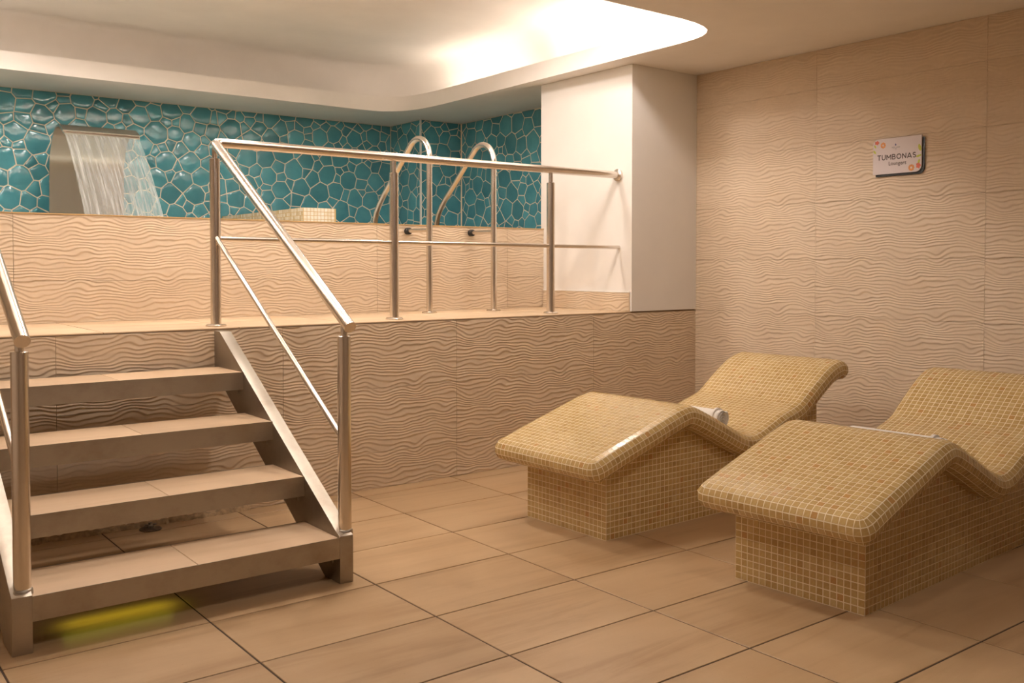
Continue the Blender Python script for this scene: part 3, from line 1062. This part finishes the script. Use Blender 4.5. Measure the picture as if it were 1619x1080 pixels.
def bed_patches():
    """yield quads (4 points, 4 normals) covering the bed in local coordinates"""
    vs = [-HWD+2*HWD*i/23 for i in range(24)]
    th = [math.pi*i/NR for i in range(NR+1)]
    for i in range(NU):
        (m0, t0, n0), (m1, t1, n1) = FR[i], FR[i+1]
        for j in range(23):
            yield ([P3(m0, vs[j])+PR*D3(n0), P3(m1, vs[j])+PR*D3(n1), P3(m1, vs[j+1])+PR*D3(n1), P3(m0, vs[j+1])+PR*D3(n0)],
                   [D3(n0), D3(n1), D3(n1), D3(n0)], -1)
        for side in (-1, 1):
            for k in range(NR):
                def q(m_, n_, a):
                    d = math.cos(a)*D3(n_)+math.sin(a)*side*EY
                    return P3(m_, side*HWD)+PR*d, d
                qs = [q(m0, n0, th[k]), q(m0, n0, th[k+1]), q(m1, n1, th[k+1]), q(m1, n1, th[k])]
                if side > 0:
                    qs = [qs[0], qs[3], qs[2], qs[1]]
                yield [x[0] for x in qs], [x[1] for x in qs], 1
            # underside strip of the overhang
            v0, v1 = side*HWD, side*(BW-0.012)
            qs = [(P3(m0, v0)-PR*D3(n0), -D3(n0)), (P3(m0, v1)-PR*D3(n0), -D3(n0)), (P3(m1, v1)-PR*D3(n1), -D3(n1)), (P3(m1, v0)-PR*D3(n1), -D3(n1))]
            if side > 0:
                qs = [qs[0], qs[3], qs[2], qs[1]]
            yield [x[0] for x in qs], [x[1] for x in qs], 1
    for (m_, t_, n_), e in ((FR[0], -1), (FR[-1], 1)):
        for k in range(NR):
            for j in range(23):
                def q(v_, a):
                    d = math.cos(a)*D3(n_)+math.sin(a)*e*D3(t_)
                    return P3(m_, v_)+PR*d, d
                qs = [q(vs[j], th[k]), q(vs[j+1], th[k]), q(vs[j+1], th[k+1]), q(vs[j], th[k+1])]
                if e < 0:
                    qs = [qs[0], qs[3], qs[2], qs[1]]
                    qs = [qs[0], qs[1], qs[2], qs[3]]
                else:
                    pass
                yield [x[0] for x in qs], [x[1] for x in qs], 0
            for side in (-1, 1):
                na = 3
                for j in range(na):
                    def q(al, a):
                        h = math.cos(al)*side*EY+math.sin(al)*e*D3(t_)
                        d = math.cos(a)*D3(n_)+math.sin(a)*h
                        return P3(m_, side*HWD)+PR*d, d
                    a0, a1 = math.pi/2*j/na, math.pi/2*(j+1)/na
                    qs = [q(a0, th[k]), q(a1, th[k]), q(a1, th[k+1]), q(a0, th[k+1])]
                    yield [x[0] for x in qs], [x[1] for x in qs], 0
        # underside near the ends
        for j in range(23):
            m2 = m_-e*t_*0.0
            pass
def mid_z(u):
    mz = np.array([f[0] for f in FR])
    return float(np.interp(u, mz[:, 0], mz[:, 1]))
def orient(P, Nn):
    n_ = np.cross(P[1]-P[0], P[2]-P[0])+np.cross(P[2]-P[0], P[3]-P[0])
    if n_@sum(Nn) < 0:
        return [P[0], P[3], P[2], P[1]], [Nn[0], Nn[3], Nn[2], Nn[1]]
    return P, Nn
def base_patches():
    p = 0.0254
    n_front = 20
    zrows = [0.0008+p*k for k in range(0, 26)]
    for i in range(n_front):
        for k in range(25):
            v0, v1 = -BW+p*i, -BW+p*(i+1)
            z0, z1 = zrows[k], zrows[k+1]
            if z0 < mid_z(0.0):
                yield [np.array(q) for q in ((0, v0, z0), (0, v1, z0), (0, v1, z1), (0, v0, z1))], [np.array((-1., 0, 0))]*4, 2
            if z0 < mid_z(BL):
                yield [np.array(q) for q in ((BL, v0, z0), (BL, v1, z0), (BL, v1, z1), (BL, v0, z1))], [np.array((1., 0, 0))]*4, 2
    nl = 59
    q_ = BL/nl
    for i in range(nl):
        for k in range(25):
            u0, u1 = q_*i, q_*(i+1)
            z0, z1 = zrows[k], zrows[k+1]
            if z1 < min(mid_z(u0), mid_z(u1)):
                for s in (-1, 1):
                    yield [np.array(q) for q in ((u0, s*BW, z0), (u1, s*BW, z0), (u1, s*BW, z1), (u0, s*BW, z1))], [np.array((0, float(s), 0))]*4, 2
BED = [(*orient(P, Nn), k) for P, Nn, k in bed_patches()]
BASE = [(*orient(P, Nn), k) for P, Nn, k in base_patches()]
def grout_bed():
    mb = MB()
    th = [math.pi*i/NR for i in range(NR+1)]
    rows = []
    for (m_, t_, n_) in FR:
        row = [P3(m_, -HWD)+(PR-0.0002)*(math.cos(a)*D3(n_)-math.sin(a)*EY) for a in reversed(th)]
        row += [P3(m_, HWD)+(PR-0.0002)*(math.cos(a)*D3(n_)+math.sin(a)*EY) for a in th]
        rows.append(row)
    # rounded ends, corners as quarter spheres
    def cap(fr, e):
        m_, t_, n_ = fr
        res = []
        for al in np.linspace(0, math.pi/2, 4)[1:]:
            row = []
            for a in reversed(th):
                row.append(P3(m_, -HWD)+(PR-0.0002)*(math.cos(a)*D3(n_)+math.sin(a)*(-math.cos(al)*EY+math.sin(al)*e*D3(t_))))
            for a in th:
                row.append(P3(m_, HWD)+(PR-0.0002)*(math.cos(a)*D3(n_)+math.sin(a)*(math.cos(al)*EY+math.sin(al)*e*D3(t_))))
            res.append(row)
        return res
    rows = list(reversed(cap(FR[0], -1)))+rows+cap(FR[-1], 1)
    nc = len(rows[0])
    V = [tuple(q) for r in rows for q in r]
    F = []
    for i in range(len(rows)-1):
        for j in range(nc):
            F.append((i*nc+j, (i+1)*nc+j, (i+1)*nc+(j+1) % nc, i*nc+(j+1) % nc))
    # close the flat noses (strip between the two half rows)
    for i in (0, len(rows)-1):
        h = nc//2
        for k in range(h-1):
            F.append((i*nc+k, i*nc+k+1, i*nc+nc-2-k, i*nc+nc-1-k))
    mb.add(V, F)
    return mb
def grout_base():
    b_ = BW-0.0002
    uu = np.linspace(0.0002, BL-0.0002, 60)
    poly = [(0.0002, 0.0), (BL-0.0002, 0.0)]+[(u, mid_z(u)) for u in reversed(uu)]
    return MB().prism(poly, -b_, b_, 'y')
GBED, GBASE = grout_bed(), grout_base()
LOUNGERS = [(Matrix.Translation((-2.141, -1.161, 0)) @ Matrix.Rotation(math.radians(1.2), 4, 'Z'),
             'honey mosaic stone lounger beside the platform wall, the farther of the two'),
            (Matrix.Translation((-2.071, -2.3007, 0)) @ Matrix.Rotation(math.radians(3.0), 4, 'Z'),
             'honey mosaic stone lounger in the foreground, cut off by the right edge of the picture')]
# occluders for choosing which tiles show
OV, OF = [], []
for mw, _ in LOUNGERS:
    for g in (GBED, GBASE):
        k = len(OV)
        OV += [mw @ Vector(q) for q in g.v]
        OF += [tuple(k+i for i in f) for f in g.f]
bvh = BVHTree.FromPolygons(OV, OF)
camv = Vector(CAM)
def shown_area(mw, P, Nn):
    W = [mw @ Vector(q) for q in P]
    c_ = sum(W, Vector())/4
    n_ = (mw.to_3x3() @ Vector(sum(Nn))).normalized()
    if n_.dot(camv-c_) <= 0:
        return 0
    px = [project(tuple(q)) for q in W]
    cx, cy = sum(q[0] for q in px)/4, sum(q[1] for q in px)/4
    if not (4 < cx < 1615 and 4 < cy < 1076):
        return 0
    d = (c_+n_*0.003)-camv
    hit = bvh.ray_cast(camv, d.normalized(), d.length-0.004)
    if hit[0] is not None:
        return 0
    return abs(sum(px[i][0]*px[(i+1) % 4][1]-px[(i+1) % 4][0]*px[i][1] for i in range(4)))/2
for mw, label in LOUNGERS:
    lo = bpy.data.objects.new('mosaic_lounger', None)
    COL.objects.link(lo)
    lo.matrix_world = mw
    tag(lo, label, 'lounger', 'mosaic loungers')
    ROOTINV[lo.name] = Matrix.Identity(4)
    bed = build(GBED, 'bed', M['mosaic_grout'], lo, 60)
    base = build(GBASE, 'base', M['mosaic_grout'], lo)
    allp = [(shown_area(mw, P, Nn), P, Nn, 'bed') for P, Nn, k in BED]+[(shown_area(mw, P, Nn), P, Nn, 'base') for P, Nn, k in BASE]
    allp.sort(key=lambda q: -q[0])
    for part, po in (('bed', bed), ('base', base)):
        mb, ti = MB(), []
        for rank, (ar, P, Nn, pt) in enumerate(allp):
            if pt != part:
                continue
            t = min(1.0, max(0.0, rng.gauss(0.5, 0.20)))
            if rng.random() < 0.018:
                t = 1.0
            if rank < 300:
                m1, t1 = MB(), []
                c_ = sum(P)/4
                add_tile(m1, t1, [q-c_ for q in P], Nn, tint=t)
                o = build(m1, 'mosaic_tile', M['mosaic'], po)
                set_tint(o.data, t1)
                o.location = tuple(c_)
            else:
                add_tile(mb, ti, P, Nn, tint=t)
        o = build(mb, 'more_mosaic_tiles', M['mosaic'], po)
        set_tint(o.data, ti)
        tag(o, kind='stuff')

# ---- rolled towels on the loungers
def towel(mw, u, z, v0, v1, rad, label):
    r = bpy.data.objects.new('rolled_towel', None)
    COL.objects.link(r)
    r.matrix_world = mw @ Matrix.Translation((u, (v0+v1)/2, z-rad))
    ROOTINV[r.name] = Matrix.Identity(4)
    tag(r, label, 'towel', 'rolled towels on the loungers')
    L = (v1-v0)/2
    # spiral sheet with thickness
    th = 0.0085
    turns = (rad-0.006)/th
    n = int(turns*26)
    C = []
    for i in range(n+1):
        a = 2*math.pi*turns*i/n
        rr0 = 0.005+th*a/(2*math.pi)
        C.append((rr0*math.cos(a-2.2), rr0*math.sin(a-2.2)))
    C = np.array(C)
    T = np.gradient(C, axis=0)
    T /= np.linalg.norm(T, axis=1)[:, None]
    Nn = np.stack([-T[:, 1], T[:, 0]], 1)
    prof = [(0.0, -0.5), (0.25, -0.36), (0.36, 0.0), (0.25, 0.36), (0.0, 0.5)]
    mb = MB()
    ysec = [(-L, -0.18), (-L+0.004, 0.36), (-L+0.010, 0.46), (-L+0.03, 0.47), (0.0, 0.47), (L-0.03, 0.47), (L-0.010, 0.46), (L-0.004, 0.36), (L, -0.18)]
    V, F = [], []
    ns = n+1
    # closed tube-like cross-section around the spiral line: outer surface then inner surface
    sect = [(y, max(k, 0.05)) for y, k in ysec]
    ring = [(y, k) for y, k in sect]+[(y, -k) for y, k in reversed(sect)]
    m_ = len(ring)
    for i in range(ns):
        wob = 0.0025*math.sin(i*0.11)
        for y, k in ring:
            q = C[i]+Nn[i]*th*k*0.98
            V.append((q[0], y+wob*(1 if y > 0 else -1), q[1]))
    for i in range(ns-1):
        for j in range(m_):
            F.append((i*m_+j, i*m_+(j+1) % m_, (i+1)*m_+(j+1) % m_, (i+1)*m_+j))
    F.append(tuple(range(m_)))
    F.append(tuple(range((ns-1)*m_+m_-1, (ns-1)*m_-1, -1)))
    mb.add(V, F)
    me = mb.mesh('roll', 70)
    o = link('roll', me, M['towel'], r)
    o.location = (0, 0, rad)
    # turned band near the end, like a folded hem
    mb = MB().lathe([(rad-0.001, -0.004), (rad+0.0035, -0.002), (rad+0.004, 0.010), (rad-0.001, 0.013)], (0, -L+0.030, rad), 30, 'y')
    build(mb, 'hem_band', M['towel'], r, 60)
towel(LOUNGERS[0][0], 0.800, 0.424, -0.215, 0.20, 0.044, 'rolled white towel on the farther lounger, its spiral end showing')
towel(LOUNGERS[1][0], 0.775, 0.437, -0.140, 0.25, 0.044, 'rolled white towel mostly hidden behind the foreground lounger\'s raised knee')

# ================================================================== SIGN
SY0, SY1, SZ0, SZ1 = -1.3055, -1.5875, 1.642, 1.8345
XF = -0.026
sg = root('wall_sign', (-0.013, (SY0+SY1)/2, SZ0), 'small white sign reading TUMBONAS Loungers on a black backing plate', 'sign')
def plate(y0, y1, z0, z1, rbr, rtl):
    # y0 left, y1 right (more negative); rounded lower-right and upper-left corners; returned as (y,z)
    r = [(y0, z0)]
    for t in np.linspace(-90, 0, 9):
        r.append((y1+rbr-rbr*math.cos(math.radians(t)), z0+rbr+rbr*math.sin(math.radians(t))))
    r.append((y1, z1))
    for t in np.linspace(90, 180, 9):
        r.append((y0-rtl-rtl*math.cos(math.radians(t)), z1-rtl+rtl*math.sin(math.radians(t))))
    return r
build(MB().prism(plate(SY0-0.012, SY1-0.013, SZ0-0.013, SZ1-0.012, 0.034, 0.030), -0.0125, XF+0.008, 'x'), 'backing_plate', M['black'], sg)
face = build(MB().prism(plate(SY0, SY1, SZ0, SZ1, 0.034, 0.030), XF+0.0078, XF, 'x'), 'face_plate', M['sign_face'], sg)
SW, SH = SY0-SY1, SZ1-SZ0
def sp(a, c_):
    return SY0-a*SW, SZ0+c_*SH
def flat(poly, name, mat, lift=0.0006):
    build(MB().prism(poly, XF-lift, XF+0.0004, 'x'), name, mat, face)
def disc(a, c_, ra, rb, n=18, rot=0.0, wob=0.0, k=5):
    y, z = sp(a, c_)
    r = []
    for i in range(n):
        t = 2*math.pi*i/n
        f_ = 1+wob*math.cos(k*t)
        p_, q_ = ra*f_*math.cos(t), rb*f_*math.sin(t)
        r.append((y-(p_*math.cos(rot)-q_*math.sin(rot)), z+(p_*math.sin(rot)+q_*math.cos(rot))))
    return r
def text(body, size, a, c_, width, name, mat, bold=0.0):
    cu = bpy.data.curves.new(name, 'FONT')
    cu.body = body
    cu.size = size
    cu.align_x = 'CENTER'
    cu.offset = bold
    cu.extrude = 0.0004
    cu.space_character = 1.08
    tmp = bpy.data.objects.new('tmp', cu)
    COL.objects.link(tmp)
    bpy.context.view_layer.update()
    dg = bpy.context.evaluated_depsgraph_get()
    me = bpy.data.meshes.new_from_object(tmp.evaluated_get(dg))
    bpy.data.objects.remove(tmp)
    xsx = [v.co.x for v in me.vertices]
    wd = max(xsx)-min(xsx)
    k = width*SW/wd
    y, z = sp(a, c_)
    for v in me.vertices:
        x_, y_, z_ = v.co
        v.co = (XF-0.0006-z_, y-(x_-(max(xsx)+min(xsx))/2)*k, z+y_)
    me.materials.clear()
    me.materials.append(mat)
    link(name, me, None, face, Matrix.Identity(4))
def arc(cx, cy, rx, ry, t0, t1, n=14):
    return [(cx+rx*math.cos(math.radians(t)), cy+ry*math.sin(math.radians(t))) for t in np.linspace(t0, t1, n)]
GLYPH = {  # width, strokes in a unit-high box
    'T': (0.74, [[(0.0, 0.92), (0.74, 0.92)], [(0.37, 0.0), (0.37, 0.92)]]),
    'U': (0.78, [[(0.08, 1.0), (0.08, 0.40)]+arc(0.39, 0.38, 0.31, 0.31, 180, 360)+[(0.70, 1.0)]]),
    'M': (0.98, [[(0.08, 0.0), (0.08, 0.94), (0.49, 0.34), (0.90, 0.94), (0.90, 0.0)]]),
    'B': (0.74, [[(0.08, 0.0), (0.08, 1.0)], [(0.08, 0.92), (0.40, 0.92)]+arc(0.40, 0.725, 0.20, 0.195, 80, -90)+[(0.08, 0.53)],
                 [(0.40, 0.53)]+arc(0.42, 0.305, 0.235, 0.225, 85, -90)+[(0.08, 0.08)]]),
    'O': (0.98, [arc(0.49, 0.5, 0.41, 0.42, 90, 450, 28)]),
    'N': (0.82, [[(0.08, 0.0), (0.08, 0.93), (0.74, 0.07), (0.74, 1.0)]]),
    'A': (0.92, [[(0.04, 0.0), (0.46, 0.96), (0.88, 0.0)], [(0.20, 0.27), (0.72, 0.27)]]),
    'S': (0.70, [arc(0.35, 0.715, 0.25, 0.205, 30, 270, 14)+arc(0.35, 0.285, 0.27, 0.215, 90, -150, 14)])}
def stroke_word(word, a0, a1, c_, height, name, mat):
    tot = sum(GLYPH[q][0] for q in word)+0.17*(len(word)-1)
    k = (a1-a0)*SW/tot
    x = 0.0
    hh = height*SH
    for q in word:
        mb = MB()
        for st_ in GLYPH[q][1]:
            pts = []
            for gx, gy in st_:
                y_, z_ = sp(a0, c_)
                p_ = (XF, y_-(x+gx)*k, z_+gy*hh)
                if not pts or math.dist(p_, pts[-1]) > 1e-5:
                    pts.append(p_)
            run = [pts[0]]
            for i_ in range(1, len(pts)):
                run.append(pts[i_])
                if i_ < len(pts)-1:
                    d1 = Vector(pts[i_])-Vector(pts[i_-1])
                    d2 = Vector(pts[i_+1])-Vector(pts[i_])
                    if d1.angle(d2) > 0.7:
                        mb.tube(run, 0.088*hh, 8)
                        run = [pts[i_]]
            mb.tube(run, 0.088*hh, 8)
        mb.v = [(XF-0.0003+(v[0]-XF)*0.15, v[1], v[2]) for v in mb.v]
        build(mb, name, mat, face)
        x += GLYPH[q][0]+0.17
stroke_word('TUMBONAS', 0.095, 0.895, 0.395, 0.150, 'letter', M['sign_text'])
text('Loungers', 0.030, 0.515, 0.235, 0.36, 'lettering', M['sign_text'], 0.0002)
flat(disc(0.215, 0.815, 0.0150, 0.0165, wob=0.06, k=9), 'orange_flower', M['sign_orange'])
flat(disc(0.215, 0.815, 0.0050, 0.0050, wob=0.2), 'flower_centre', M['sign_face'], 0.0010)
flat(disc(0.085, 0.90, 0.0125, 0.0100, wob=0.22, k=5), 'red_flower', M['sign_red'])
flat(disc(0.045, 0.80, 0.0045, 0.0100, rot=0.5), 'leaf', M['sign_lime'])
flat(disc(0.035, 0.645, 0.0055, 0.0115, rot=0.6), 'leaf', M['sign_lime'])
flat(disc(0.800, 0.120, 0.0170, 0.0175, wob=0.06, k=9), 'orange_flower', M['sign_orange'])
flat(disc(0.800, 0.120, 0.0055, 0.0055, wob=0.2), 'flower_centre', M['sign_face'], 0.0010)
flat(disc(0.940, 0.165, 0.0125, 0.0150, wob=0.18, k=5), 'red_flower', M['sign_red'])
flat(disc(0.950, 0.275, 0.0060, 0.0115, rot=-0.3), 'leaf', M['sign_lime'])
flat(disc(0.965, 0.655, 0.0078, 0.0185, rot=0.25), 'leaf', M['sign_lime'])
flat(disc(0.945, 0.430, 0.0150, 0.0055, rot=0.25), 'leaf', M['sign_lime'])
# small logo: blue drop over a line of grey script
y, z = sp(0.475, 0.80)
flat([(y+0.001, z+0.0085), (y-0.0035, z+0.002), (y-0.0035, z-0.003), (y, z-0.0052), (y+0.0038, z-0.003), (y+0.0032, z+0.002)], 'blue_drop', M['sign_blue'])
scr = [(-0.024, 0), (-0.021, 0.006), (-0.018, -0.001), (-0.0145, 0.008), (-0.0125, -0.006), (-0.009, 0.007), (-0.005, 0.003), (-0.003, -0.004), (0.001, -0.007), (0.004, -0.002), (0.006, 0.006),
       (0.009, 0.0), (0.012, 0.006), (0.015, 0.0), (0.018, 0.006), (0.021, 0.0), (0.024, 0.005)]
y, z = sp(0.48, 0.715)
mb = MB().tube([(XF-0.0003, y-a, z+c_) for a, c_ in scr], 0.0008, 6)
build(mb, 'script_mark', M['sign_grey'], face)
mb = MB().tube([(XF-0.0003, y-0.004, z-0.011), (XF-0.0003, y+0.004, z-0.011)], 0.0006, 6)
build(mb, 'script_mark', M['sign_grey'], face)
